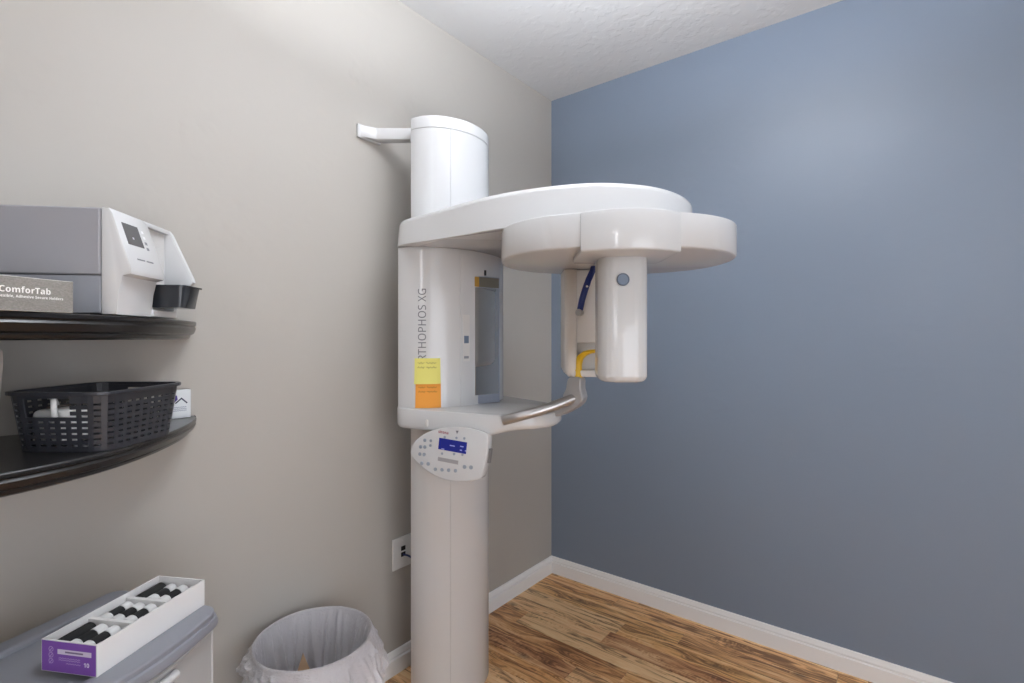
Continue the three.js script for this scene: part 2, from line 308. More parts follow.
  { const g = loft(deck, roundProf(0.928, 0.992, 0.014, 0.006), 0.6), p = g.attributes.position;
    for (let i = 0; i < p.count; i++) { const k = Math.min(1, Math.max(0, (p.getX(i) - 0.5) / 0.1)); if (p.getY(i) < 0.96) p.setY(i, p.getY(i) + 0.022 * k * k * (3 - 2 * k)); }
    g.computeVertexNormals(); part('carriage_deck', toCreasedNormals(g, 0.6), M.plastic, inner); }
  { const g = new THREE.CapsuleGeometry(0.0045, 0.014, 4, 10); const q = onPlane(427, 423, V3(0.25, 0, 1.164), V3(0.15, 0, 1).normalize()); g.translate(q.x, q.y, q.z); part('deck_button', g, M.plasticWarm, inner); }
  part('grip_bar', tube([at(503, 420.5, 1.44), at(520, 416, 1.43), at(548, 408, 1.44), at(576, 397.5, 1.465)], 0.0145, 30, 18), M.steel, inner);
  { // cast holder of the bite block
    const P = (x, y) => onPlane(490 + x / 5.69, 330 + y / 5.69, V3(0, 0, ZC), V3(0, 0, 1));
    const pts = smoothPts([P(462, 272), P(525, 272), P(530, 330), P(541, 385), P(520, 425), P(470, 458), P(400, 488), P(372, 486), P(366, 470), P(410, 440), P(440, 410), P(430, 376), P(447, 330)], 70);
    const g = slabOn(pts.map(p => p.clone().add(V3(0, 0, 0.016))), V3(0, 0, 1), 0.032);
    part('bite_holder', g, M.castGrey, inner);
    const Q = (px, py) => onPlane(px, py, V3(0, 0, ZC), V3(0, 0, 1));
    const rows = [[577.8, 379, 0.013, 0.0145], [577.4, 372, 0.013, 0.0135], [578, 364, 0.012, 0.0115], [580.3, 357.5, 0.012, 0.0095], [585, 353.4, 0.011, 0.0075], [590, 351.6, 0.011, 0.006], [596, 351, 0.010, 0.005]].map(([x, y, a, b]) => [Q(x, y), a, b]);
    part('bite_block', solidSweep(rows, V3(0, 0, 1)), M.yellow, inner);
  }
  // overhead arm
  const near = [[0.15, 1.10], [0.2, 1.166], [0.4, 1.195], [0.62, 1.214], [0.77, 1.192], [0.895, 1.138], [0.98, 1.04], [1.014, 0.92]];
  const arm = spline([...near, [1.004, 0.80], [0.955, 0.72], [0.85, 0.67], [0.7, 0.655], [0.4, 0.68], [0.2, 0.707], [0.15, 0.77]], 110, true);
  { const g = loft(arm, [[0.003, 1.497], [0, 1.499], [0.001, 1.503], [0.006, 1.563], [0.0085, 1.571], [0.013, 1.576], [0.019, 1.577]], 0.6), p = g.attributes.position;
    for (let i = 0; i < p.count; i++) { const k = Math.min(1, Math.max(0, (p.getX(i) - 0.2) / 0.35)); if (p.getY(i) < 1.53) p.setY(i, p.getY(i) - 0.013 * k); else p.setY(i, p.getY(i) + 0.001 * k); }
    g.computeVertexNormals(); part('overhead_arm', toCreasedNormals(g, 0.6), M.plastic, inner); }
  // rotor under the arm
  const rotor = shade(new THREE.Mesh());
  {
    const U = 0.298, Vb = 0.246, o = [];
    for (let i = 0; i < 96; i++) { const t = i / 96 * 2 * Math.PI, c = Math.cos(t), s = Math.sin(t), e = 2 / 2.25; o.push([U * Math.sign(c) * Math.abs(c) ** e, Vb * Math.sign(s) * Math.abs(s) ** e]); }
    rotor.geometry = loft(o, roundProf(1.407, 1.4845, 0.007, 0.003), 0.6); rotor.material = M.plastic; rotor.name = 'rotor';
    rotor.position.set(0.853, 0, 0.978); rotor.rotation.y = YAW; inner.add(rotor);
    const f = [[-0.116, 0.06], [-0.12, 0.1]]; for (let i = 0; i <= 20; i++) { const u = -0.109 + 0.218 * i / 20; f.push([u - 0.011, 0.276 - 3.3 * u * u]); } f.push([0.098, 0.1], [0.094, 0.06]);
    part('rotor_fascia', loft(f, roundProf(1.396, 1.4835, 0.005, 0.003), 0.6), M.plastic, rotor);
    // detector head in front
    const s = [[-0.064, 0.085], [-0.066, 0.13]]; for (let i = 0; i <= 24; i++) { const u = -1 + 2 * i / 24; s.push([-0.009 + 0.058 * Math.sign(u) * Math.abs(u) ** 0.9, 0.142 + 0.042 * Math.pow(Math.max(0, 1 - Math.abs(u) ** 2.6), 0.55)]); } s.push([0.048, 0.13], [0.046, 0.085]);
    part('detector_head', loft(s, roundProf(1.107, 1.405, 0.016, 0.001, 6), 0.7), M.plastic, rotor);
    const b = new THREE.CylinderGeometry(0.013, 0.013, 0.006, 32).rotateX(Math.PI / 2).translate(-0.017, 1.343, 0.184); part('badge', b, M.badge, rotor);
    const ring = new THREE.TorusGeometry(0.013, 0.0016, 10, 36).translate(-0.017, 1.343, 0.1865); part('badge_ring', ring, std(new THREE.Color().setRGB(0.10, 0.13, 0.19), 0.4), rotor);
    // tube head behind
    part('tube_head', mergeGeometries([
      loft(roundRect(-0.12, 0.11, -0.235, -0.135, 0.02), [[0.02, 1.098], [0.008, 1.106], [0, 1.122], [0, 1.405]], 0.6),
      loft(roundRect(-0.12, -0.083, -0.16, -0.105, 0.012), [[0.016, 1.098], [0.006, 1.106], [0, 1.122], [0, 1.405]], 0.6),
      loft(roundRect(-0.086, 0.105, -0.15, -0.117, 0.004), roundProf(1.196, 1.405, 0.002, 0), 0.6),
      loft(roundRect(-0.105, 0.105, -0.15, -0.108, 0.012), roundProf(1.098, 1.118, 0.006, 0.004), 0.6)]), M.plasticWarm, rotor);
    part('tube_window', box(-0.083, 0.10, 1.118, 1.196, -0.137, -0.131, 0.001), std(new THREE.Color().setRGB(0.50, 0.49, 0.475), 0.4), rotor);
  }
  { // blue temple rest hanging from the middle of the rotor
    const n = V3(0.3, 0, 1).normalize(), Q = (px, py) => onPlane(px, py, V3(0.8, 0, 0.96), n);
    const rows = [[595.5, 262, 0.006, 0.0095], [592.5, 271, 0.006, 0.0085], [588.5, 280, 0.006, 0.0088], [585, 290, 0.006, 0.009], [582, 300, 0.006, 0.009], [580, 310, 0.006, 0.0088]].map(([x, y, a, b]) => [Q(x, y), a, b]);
    const rest = part('temple_rest', solidSweep(rows, n), M.navy, inner);
    const tip = Q(579.6, 312.5), tg = new THREE.CylinderGeometry(0.0098, 0.0098, 0.014, 20).rotateX(Math.PI / 2).translate(tip.x, tip.y, tip.z); part('temple_rest_tip', tg, M.castGrey, inner);
    const k = Q(588, 286.5); part('temple_rest_screw', new THREE.CylinderGeometry(0.003, 0.003, 0.014, 12).rotateX(Math.PI / 2).translate(k.x, k.y, k.z), M.whiteMatte, inner); void rest;
  }
  { // operating panel on the near side of the column
    const left = rad(25), nrm = FWD.clone().negate().applyAxisAngle(V3(0, 1, 0), -left).normalize().add(V3(0, 0.1, 0)).normalize();
    const c0 = at(450, 455, 1.47), P = (x, y) => onPlane(405 + x / 10.51, 425 + y / 10.51, c0, nrm);
    const pts = smoothPts([[55, 300], [75, 210], [130, 145], [250, 68], [400, 27], [550, 17], [700, 35], [850, 92], [866, 120], [862, 260], [838, 420], [800, 555], [780, 572], [640, 597], [480, 590], [330, 547], [200, 462], [105, 380]].map(p => P(...p)), 90);
    const panel = part('control_panel', slabOn(pts, nrm, 0.036, 0.97), M.plastic, inner);
    const px = V3(0, 1, 0).cross(nrm).normalize(), py = nrm.clone().cross(px), basis = (p) => new THREE.Matrix4().makeBasis(px, py, nrm).setPosition(p);
    const sub = (name, g, mat, p) => part(name, g.applyMatrix4(basis(p)), mat, panel);
    const roll = g => g.rotateZ(-0.062);
    const q0 = P(332, 150), q1 = P(672, 290), scr = P(500, 218), sw = 0.0345 * 1.36, shh = 0.0165; void q0; void q1;
    sub('screen', roll(box(-sw, sw, -shh, shh, -0.002, 0.0012)), std(new THREE.Color().setRGB(0.012, 0.02, 0.15), 0.15, { emissive: 0x1420a8, emissiveIntensity: 0.18 }), scr);
    for (const [x, y, w] of [[400, 252, 7], [590, 265, 5], [640, 272, 3], [500, 218, 12], [600, 226, 8]]) sub('screen_text', roll(box(-w * 0.0007, w * 0.0007, -0.0014, 0.0014, 0.0005, 0.0016)), std(0xaab4e8, 0.4), P(x, y));
    const bm = std(new THREE.Color().setRGB(0.30, 0.34, 0.40), 0.45);
    for (const [x, y, w] of [[210, 160, 1], [273, 165, 0.8], [268, 215, 0.8], [165, 230, 1], [210, 232, 1], [158, 305, 1], [202, 310, 1], [178, 402, 1.05], [245, 408, 1.05], [320, 465, 1], [390, 470, 1], [460, 475, 1], [532, 480, 1], [627, 440, 1.1], [695, 445, 1.1], [418, 128, 0.7], [543, 135, 0.7], [625, 140, 0.7], [392, 300, 0.7], [517, 305, 0.7], [605, 312, 0.7]])
      sub('button', new THREE.CylinderGeometry(0.0052 * w, 0.0056 * w, 0.004, 16).rotateX(Math.PI / 2), bm, P(x, y));
    sub('print_bar', roll(box(-0.0345, 0.0345, -0.0055, 0.0055, -0.001, 0.0008)), std(new THREE.Color().setRGB(0.34, 0.33, 0.34), 0.5), P(452, 375));
    const t1 = new TextGeometry('sirona', { font: bold, size: 0.0085, depth: 0.0006 }); t1.center(); sub('logo', roll(t1), std(new THREE.Color().setRGB(0.35, 0.10, 0.12), 0.5), P(405, 75).addScaledVector(nrm, 0.0006));
    const tr = new THREE.ExtrudeGeometry(new THREE.Shape([new THREE.Vector2(-0.005, 0.005), new THREE.Vector2(0.005, 0.005), new THREE.Vector2(0, -0.004)]), { depth: 0.0006, bevelEnabled: false }); sub('logo', tr, M.print, P(548, 78));
    const jack = P(862, 330).addScaledVector(nrm, -0.018); sub('jack_strip', new THREE.BoxGeometry(0.006, 0.04, 0.012).rotateZ(-0.1), std(new THREE.Color().setRGB(0.22, 0.21, 0.21), 0.5), jack);
    part('panel_arm', tube([P(470, 300).addScaledVector(nrm, -0.03), P(470, 260).addScaledVector(nrm, -0.07), V3(0.27, 0.945, 1.06)], 0.014, 16, 12), M.plastic, inner);
  }
  // two sticky notes on the carriage
  const note = (label, td0, y0, w, h, curl, mat, ink) => {
    const nx = 12, ny = 8, pos = [], idx = [], uv = [];
    for (let j = 0; j <= ny; j++) for (let i = 0; i <= nx; i++) {
      const s = i / nx, v = j / ny, t = rad(td0) - s * w / 0.2, e = ell(car.x0, car.a, car.w, t), n = [Math.cos(t) / car.a, Math.sin(t) / car.w], l = Math.hypot(...n), d = 0.0012 + curl * (1 - v) ** 2;
      pos.push(e[0] + n[0] / l * d, y0 + h * v, e[1] + n[1] / l * d); uv.push(s, v);
    }
    for (let j = 0; j < ny; j++) for (let i = 0; i < nx; i++) { const a = j * (nx + 1) + i; idx.push(a, a + 1, a + nx + 2, a, a + nx + 2, a + nx + 1); }
    const g = new THREE.BufferGeometry(); g.setAttribute('position', new THREE.Float32BufferAttribute(pos, 3)); g.setAttribute('uv', new THREE.Float32BufferAttribute(uv, 2)); g.setIndex(idx); g.computeVertexNormals();
    const map = canvasTex(128, 128, (c, a, b) => { c.fillStyle = mat; c.fillRect(0, 0, a, b); c.strokeStyle = ink; c.lineWidth = 2.2; for (let r = 0; r < 2; r++) { c.beginPath(); for (let x = 16; x < 112; x += 3) { if (x > 54 && x < 62) { c.moveTo(x, 24 + r * 22); continue; } c.lineTo(x, 24 + r * 22 + 5 * Math.sin(x * 1.3 + r) * Math.sin(x * 0.37)); } c.stroke(); } });
    one('sticky_note', g, std(0xffffff, 0.8, { map, side: THREE.DoubleSide }), label, 'sticky note');
  };
  note('orange sticky note with faint handwriting stuck below the yellow note', 66.5, 0.993, 0.086, 0.078, 0.004, '#eda042', '#a8702c');
  note('pale yellow sticky note with handwriting covering part of the lettering', 67.5, 1.067, 0.088, 0.08, 0.005, '#e6df7c', '#a59c55');
}

// ---------------------------------------------------------------- wall socket plate and cable
{
  const t = thing('data_wall_plate', 'white data socket plate on beige wall beside the machine column', 'wall plate', [0.0005, 0.427, 0.985]);
  part('plate', box(0, 0.006, -0.057, 0.057, -0.045, 0.045, 0.0025), M.whiteMatte, t);
  for (const y of [0.014, -0.008]) part('socket', box(0.004, 0.0075, y - 0.008, y + 0.008, -0.012, 0.008, 0.001), M.black, t);
  for (const y of [0.042, -0.042]) part('screw', new THREE.CylinderGeometry(0.003, 0.003, 0.002, 12).rotateZ(Math.PI / 2).translate(0.0065, y, 0), M.trim, t);
  one('network_cable', tube([[0.009, 0.419, 0.985], [0.035, 0.417, 0.978], [0.055, 0.395, 0.965], [0.08, 0.34, 0.945], [0.1, 0.2, 0.935], [0.11, 0.02, 0.93], [0.15, 0.0055, 0.93]], 0.0035, 50, 8), std(new THREE.Color().setRGB(0.02, 0.035, 0.12), 0.4), 'thin blue network cable plugged into the white wall plate', 'cable');
}

// ---------------------------------------------------------------- two bow-fronted shelves
const shelfCurve = (() => {
  const half = [[0.001, 1.66], [0.05, 1.677], [0.1, 1.703], [0.156, 1.738], [0.258, 1.82], [0.335, 1.905], [0.385, 1.99], [0.412, 2.07], [0.43, 2.17], [0.436, 2.26]];
  const far = half.slice(0, -1).reverse().map(([x, z]) => [x, 4.52 - z]);
  return spline([...half, ...far].map(([x, z]) => [x, z + 0.007]), 90);
})();
const edge = (y0, y1) => { const h = y1 - y0, p = [[0.022, y0], [0.016, y0 + 0.003], [0.013, y0 + 0.008], [0.013, y0 + 0.011], [0.006, y0 + 0.014], [0.003, y0 + h * 0.45], [0.001, y0 + h * 0.62], [0.004, y0 + h * 0.74], [0.003, y0 + h * 0.78], [0, y0 + h * 0.82], [0, y1 - 0.002], [0.002, y1]]; return p; };
const shelfGeo = (y0, y1) => { const g = loft(shelfCurve, edge(y0, y1), 0.5), p = g.attributes.position; for (let i = 0; i < p.count; i++) if (p.getX(i) < 0.026 && p.getX(i) !== 0.001) p.setX(i, Math.max(0.001, p.getX(i) - 0.024)); return g; };
one('bow_front_shelf', shelfGeo(1.206, 1.25), M.darkWood, 'black bow-front wall shelf carrying the grey tabletop processor', 'shelf');
one('bow_front_shelf', shelfGeo(0.968, 1.008), M.darkWood, 'black bow-front wall shelf carrying the woven plastic basket', 'shelf');

// ---------------------------------------------------------------- film processor on the upper shelf
{
  const t = thing('plate_scanner', 'grey and white tabletop x-ray plate scanner on the upper black shelf', 'scanner', [0.32, 1.2505, 1.938], THREE.MathUtils.degToRad(45.6));
  const Wd = 0.213, L = 0.205;
  part('cover', box(-L, -0.0012, 0.0735, 0.1955, -Wd, 0, 0.004), M.greyPlastic, t);
  part('lower_body', box(-L, -0.0012, 0.004, 0.0722, -Wd + 0.001, -0.001, 0.002), phy(new THREE.Color().setRGB(0.31, 0.325, 0.36), 0.45), t);
  for (const [x, z] of [[-0.18, -0.02], [-0.18, -0.18], [-0.02, -0.02], [-0.02, -0.18]]) part('foot', new THREE.CylinderGeometry(0.009, 0.008, 0.0045, 14).translate(x, 0.0022, z), M.black, t);
  const prof = [[0, 0.002], [0.026, 0.002], [0.03, 0.045], [0.036, 0.072], [0.05, 0.076], [0.051, 0.086], [0.0185, 0.187], [0.012, 0.1955], [0, 0.1965]];
  const slice = (pts, z0, z1, bev = 0.003) => { const g = new THREE.ExtrudeGeometry(new THREE.Shape(pts.map(p => new THREE.Vector2(...p))), { depth: z1 - z0 - 2 * bev, bevelEnabled: true, bevelThickness: bev, bevelSize: bev, bevelOffset: -bev, bevelSegments: 2 }); g.translate(0, 0, z0 + bev); return toCreasedNormals(g, 0.6); };
  const console_ = part('console', slice(prof, -0.112, 0), M.plastic, t);
  part('bay_side', slice([[0, 0.002], [0.02, 0.002], [0.032, 0.05], [0.064, 0.082], [0.062, 0.09], [0.0185, 0.187], [0.012, 0.1955], [0, 0.1965]], -Wd, -Wd + 0.012), M.plastic, t);
  part('bay_back', box(-0.001, 0.004, 0.002, 0.19, -Wd + 0.01, -0.11), M.plasticWarm, t);
  part('bay_top', box(0, 0.014, 0.186, 0.1955, -Wd + 0.009, -0.108, 0.002), M.plastic, t);
  part('bay_base', box(0, 0.03, 0.002, 0.017, -Wd + 0.01, -0.108, 0.003), M.plastic, t);
  part('slot', box(0.003, 0.0055, 0.138, 0.152, -0.152, -0.13, 0.001), M.black, t);
  part('sensor', new THREE.CylinderGeometry(0.0045, 0.0045, 0.004, 14).rotateZ(Math.PI / 2).translate(0.004, 0.121, -0.136), M.black, t);
  // display, keys and print on the slanted console face
  const dir = V3(-0.0325, 0.098, 0).normalize(), nn = V3(dir.y, -dir.x, 0), basis = (s, z, off) => new THREE.Matrix4().makeBasis(V3(0, 0, -1), dir, nn).setPosition(V3(0.051, 0.086, z).addScaledVector(dir, s).addScaledVector(nn, off));
  const add = (name, w, h, d, s, z, mat, off = 0) => part(name, new RoundedBoxGeometry(w, h, d, 2, Math.min(w, h, d) * 0.3).applyMatrix4(basis(s, z, off)), mat, console_);
  add('display', 0.05, 0.043, 0.0024, 0.071, -0.043, std(new THREE.Color().setRGB(0.10, 0.10, 0.105), 0.12));
  add('display_mark', 0.004, 0.004, 0.001, 0.064, -0.039, std(0xc8c8d0, 0.4), 0.0012);
  for (let k = 0; k < 4; k++) add('key', 0.008, 0.006, 0.0016, 0.050 + k * 0.0115, -0.08, std(k === 1 || k === 0 ? 0x6c6e74 : 0xd8d8da, 0.5));
  for (const [w, z] of [[0.024, -0.05], [0.022, -0.079]]) add('print', w, 0.0026, 0.0008, 0.022, z + 0.008, std(0x6f7076, 0.6), 0.0003);
  // smoked tray in the bay
  const o = roundRect(0.008, 0.082, -0.196, -0.117, 0.01), rim = inset(o, 0);
  const v = [];
  { const tri = (a, b, c) => v.push(...a, ...b, ...c), n = rim.length, row = (d, y) => inset(o, d).map(p => [p[0], y, p[1]]), R = [row(0, 0.066), row(0.008, 0.022), row(0.0105, 0.025), row(0.0022, 0.066)];
    for (let k = 0; k < 4; k++) for (let i = 0; i < n; i++) { if (k === 1) continue; const j = (i + 1) % n, A = R[k], B = R[(k + 1) % 4]; tri(A[i], A[j], B[j]); tri(A[i], B[j], B[i]); }
    for (const k of [1, 2]) { const c2 = R[k].map(p => new THREE.Vector2(p[0], p[2])); for (const [a, b, c] of THREE.ShapeUtils.triangulateShape(c2, [])) tri(R[k][a], R[k][b], R[k][c]); } }
  const tg = new THREE.BufferGeometry(); tg.setAttribute('position', new THREE.Float32BufferAttribute(v, 3)); tg.computeVertexNormals();
  const smoke = phy(new THREE.Color().setRGB(0.05, 0.058, 0.07), 0.12, { transmission: 0.35, thickness: 0, side: THREE.DoubleSide });
  const tray = part('tray', toCreasedNormals(tg, 0.6), smoke, t);
  const lipShape = new THREE.Shape(roundRect(0.004, 0.086, -0.2, -0.114, 0.011).map(p => new THREE.Vector2(p[0], p[1]))); lipShape.holes.push(new THREE.Path(roundRect(0.0105, 0.0795, -0.1935, -0.1195, 0.008).reverse().map(p => new THREE.Vector2(p[0], p[1]))));
  part('tray_lip', new THREE.ExtrudeGeometry(lipShape, { depth: 0.003, bevelEnabled: false }).rotateX(Math.PI / 2).translate(0, 0.068, 0), smoke, tray);
}
{ // flat carton standing on its edge in front of the scanner
  const t = thing('carton', 'grey carton printed ComforTab standing against the scanner side', 'box', [0.3595, 1.2505, 1.997], Math.atan2(-0.0915, 0.0405));
  part('carton_body', box(0, 0.145, 0, 0.052, -0.022, 0, 0.0008), std(0xd9d6cf, 0.7), t);
  const map = canvasTex(1024, 360, (c, w, h) => {
    c.fillStyle = '#8a8680'; c.fillRect(0, 0, w, h);
    for (let i = 0; i < 9000; i++) { const k = 105 + Math.floor(60 * hash(i, 3)); c.fillStyle = `rgba(${k},${k - 4},${k - 9},0.25)`; const r = 2 + 9 * hash(i, 5); c.fillRect(hash(i, 1) * w, hash(i, 2) * h, r * 2, r); }
    c.fillStyle = '#f4f2ee'; c.font = 'bold 92px sans-serif'; c.textAlign = 'right'; c.fillText('ComforTab', w - 230, 168); c.font = 'bold 39px sans-serif'; c.fillText('Flexible, Adhesive Secure Holders', w - 105, 222);
  });
  const g = new THREE.PlaneGeometry(0.1435, 0.0505); g.rotateY(Math.PI); g.translate(0.0725, 0.026, -0.0226);
  part('print', g, std(0xffffff, 0.7, { map }), t);
}

// ---------------------------------------------------------------- lower shelf: basket, what lies in it, card, jar
{
  const c0 = [0.372, 1.945], e1 = [-0.79, 0.613], e2 = [-0.613, -0.79], L1 = 0.185, L2 = 0.215, Hh = 0.104;
  const mid = [c0[0] + e1[0] * L1 / 2 + e2[0] * L2 / 2, c0[1] + e1[1] * L1 / 2 + e2[1] * L2 / 2];
  const turn = Math.atan2(-e2[1], e2[0]);                           // local x runs along e2
  const t = thing('storage_basket', 'dark grey woven plastic basket on the lower black shelf', 'basket', [mid[0], 1.0085, mid[1]], turn);
  const bm = phy(new THREE.Color().setRGB(0.030, 0.032, 0.040), 0.33);
  // rounded outline at a height: base smaller than rim
  const ring = (k, off) => { const a = L2 / 2 * (0.89 + 0.11 * k) - off, b = L1 / 2 * (0.89 + 0.11 * k) - off; return [a, b, 0.034 - off]; };
  const per = (k, off, s) => { // s in 0..1 round the outline, starting mid +z side
    const [a, b, r] = ring(k, off), lx = 2 * (a - r), lz = 2 * (b - r), q = Math.PI * r / 2, P = 2 * lx + 2 * lz + 4 * q; let d = ((s % 1) + 1) % 1 * P;
    const seg = [[lx / 2, u => [u, b]], [q, u => [a - r + r * Math.sin(u / r), b - r + r * Math.cos(u / r)]], [lz, u => [a, b - r - u]], [q, u => [a - r + r * Math.cos(u / r), -(b - r) - r * Math.sin(u / r)]], [lx, u => [a - r - u, -b]], [q, u => [-(a - r) - r * Math.sin(u / r), -(b - r) - r * Math.cos(u / r)]], [lz, u => [-a, -(b - r) + u]], [q, u => [-(a - r) - r * Math.cos(u / r), b - r + r * Math.sin(u / r)]], [lx / 2, u => [-(a - r) + u, b]]];
    for (const [l, f] of seg) { if (d <= l + 1e-9) return f(d); d -= l; } return [0, b];
  };
  const cols = 36, cu = []; for (let i = 0; i < cols; i++) cu.push([i / cols, 1], [(i + 0.45) / cols, 0]); cu.push([1, 1]);
  const rows = 8, cv = [[0, 1]]; for (let j = 0; j < rows; j++) { const y = 0.10 + j * 0.1; cv.push([y, 0], [y + 0.034, 1]); } cv.push([0.92, 1], [1, 1]);
  const solid = (i, j) => { if (j < 0 || j >= cv.length - 1) return false; i = ((i % (cu.length - 1)) + cu.length - 1) % (cu.length - 1);
    const s = (cu[i][0] + cu[i + 1][0]) / 2, v = (cv[j][0] + cv[j + 1][0]) / 2;
    const handle = [0.735, 0.235].some(h => Math.abs(s - h) < 0.056) && v > 0.58 && v < 0.90; // grips on both short sides
    if (handle) return false;
    return !(cu[i][1] === 0 && cv[j][1] === 0); };
  const v = [], quad = (a, b, c, d) => v.push(...a, ...b, ...c, ...a, ...c, ...d), th = 0.0022;
  const pt = (i, j, off) => { const k = cv[j][0], p = per(k, off, cu[i][0]); return [p[0], k * Hh, p[1]]; };
  for (let j = 0; j < cv.length - 1; j++) for (let i = 0; i < cu.length - 1; i++) {
    if (!solid(i, j)) continue;
    const o = [pt(i, j, 0), pt(i + 1, j, 0), pt(i + 1, j + 1, 0), pt(i, j + 1, 0)], n = [pt(i, j, th), pt(i + 1, j, th), pt(i + 1, j + 1, th), pt(i, j + 1, th)];
    quad(o[0], o[1], o[2], o[3]); quad(n[0], n[3], n[2], n[1]);
    if (!solid(i - 1, j)) quad(o[0], o[3], n[3], n[0]); if (!solid(i + 1, j)) quad(o[1], n[1], n[2], o[2]);
    if (!solid(i, j - 1)) quad(o[0], n[0], n[1], o[1]); if (!solid(i, j + 1)) quad(o[3], o[2], n[2], n[3]);
  }
  const g = new THREE.BufferGeometry(); g.setAttribute('position', new THREE.Float32BufferAttribute(v, 3)); g.computeVertexNormals();
  part('basket_wall', g, bm, t);
  const base = Array.from({ length: 72 }, (_, i) => per(0, 0.0005, i / 72)); part('basket_floor', loft(base, [[0.002, 0.0003], [0, 0.003]], 0.5), bm, t);
  const rimO = Array.from({ length: 96 }, (_, i) => per(1, -0.005, i / 96)), rimI = Array.from({ length: 96 }, (_, i) => per(1, 0.003, i / 96));
  const sh = new THREE.Shape(rimO.map(p => new THREE.Vector2(...p))); sh.holes.push(new THREE.Path(rimI.map(p => new THREE.Vector2(...p))));
  part('basket_rim', new THREE.ExtrudeGeometry(sh, { depth: 0.004, bevelEnabled: true, bevelThickness: 0.0012, bevelSize: 0.0012, bevelSegments: 2 }).rotateX(Math.PI / 2).translate(0, Hh + 0.002, 0), bm, t);
  // a white hand tool with a loop handle lying in the basket
  const h = thing('hand_dispenser', 'white plastic dispenser with a loop handle lying inside the basket', 'dispenser', [mid[0] + 0.005, 1.012, mid[1] + 0.015], turn);
  part('dispenser_body', box(-0.05, 0.02, 0.0, 0.066, -0.075, -0.01, 0.012), M.whiteMatte, h);
  part('handle_loop', tube([[-0.058, 0.03, -0.02], [-0.062, 0.06, -0.018], [-0.058, 0.082, -0.022], [-0.045, 0.087, -0.035], [-0.02, 0.086, -0.06], [0.0, 0.08, -0.075], [0.005, 0.06, -0.07]], 0.0048, 40, 10), M.whiteMatte, h);
  part('blade', box(-0.03, 0.01, 0.064, 0.07, -0.062, -0.05, 0.001), std(new THREE.Color().setRGB(0.08, 0.06, 0.05), 0.5), h);
}
{
  const t = thing('small_card_box', 'small white box with a purple roof emblem behind the basket', 'box', [0.012, 1.0085, 1.69], 0.1);
  part('box_body', box(0, 0.016, 0, 0.071, 0, 0.062, 0.001), std(0xdfe3e6, 0.6), t);
  const map = canvasTex(256, 292, (c, w, h) => {
    c.fillStyle = '#e6eaec'; c.fillRect(0, 0, w, h);
    c.fillStyle = '#4b3f86'; c.beginPath(); c.moveTo(40, 60); c.lineTo(120, 50); c.lineTo(128, 95); c.lineTo(70, 150); c.lineTo(30, 120); c.fill();
    c.strokeStyle = '#2c2c48'; c.lineWidth = 13; c.beginPath(); c.moveTo(105, 135); c.lineTo(165, 85); c.lineTo(222, 140); c.stroke();
    c.strokeStyle = '#8d90a4'; c.lineWidth = 4; for (const y of [178, 196, 214]) { c.beginPath(); for (let x = 70; x < 220; x += 5) c.lineTo(x, y + 5 * Math.sin(x * 0.9 + y)); c.stroke(); }
  });
  const g = new THREE.PlaneGeometry(0.06, 0.069); g.rotateY(Math.PI / 2); g.translate(0.0166, 0.0355, 0.031); part('print', g, std(0xffffff, 0.6, { map }), t);
  const pts = [[0.001, 0], [0.033, 0], [0.035, 0.004], [0.037, 0.06], [0.041, 0.12], [0.0435, 0.16], [0.0425, 0.18], [0.035, 0.191], [0.018, 0.196], [0.0001, 0.1965]].map(p => new THREE.Vector2(...p));
  const j = one('round_jar', new THREE.LatheGeometry(pts, 48), M.plasticWarm, 'white plastic jar with a domed top standing beside the basket', 'jar');
  j.position.set(0.309, 1.0085, 2.106);
}

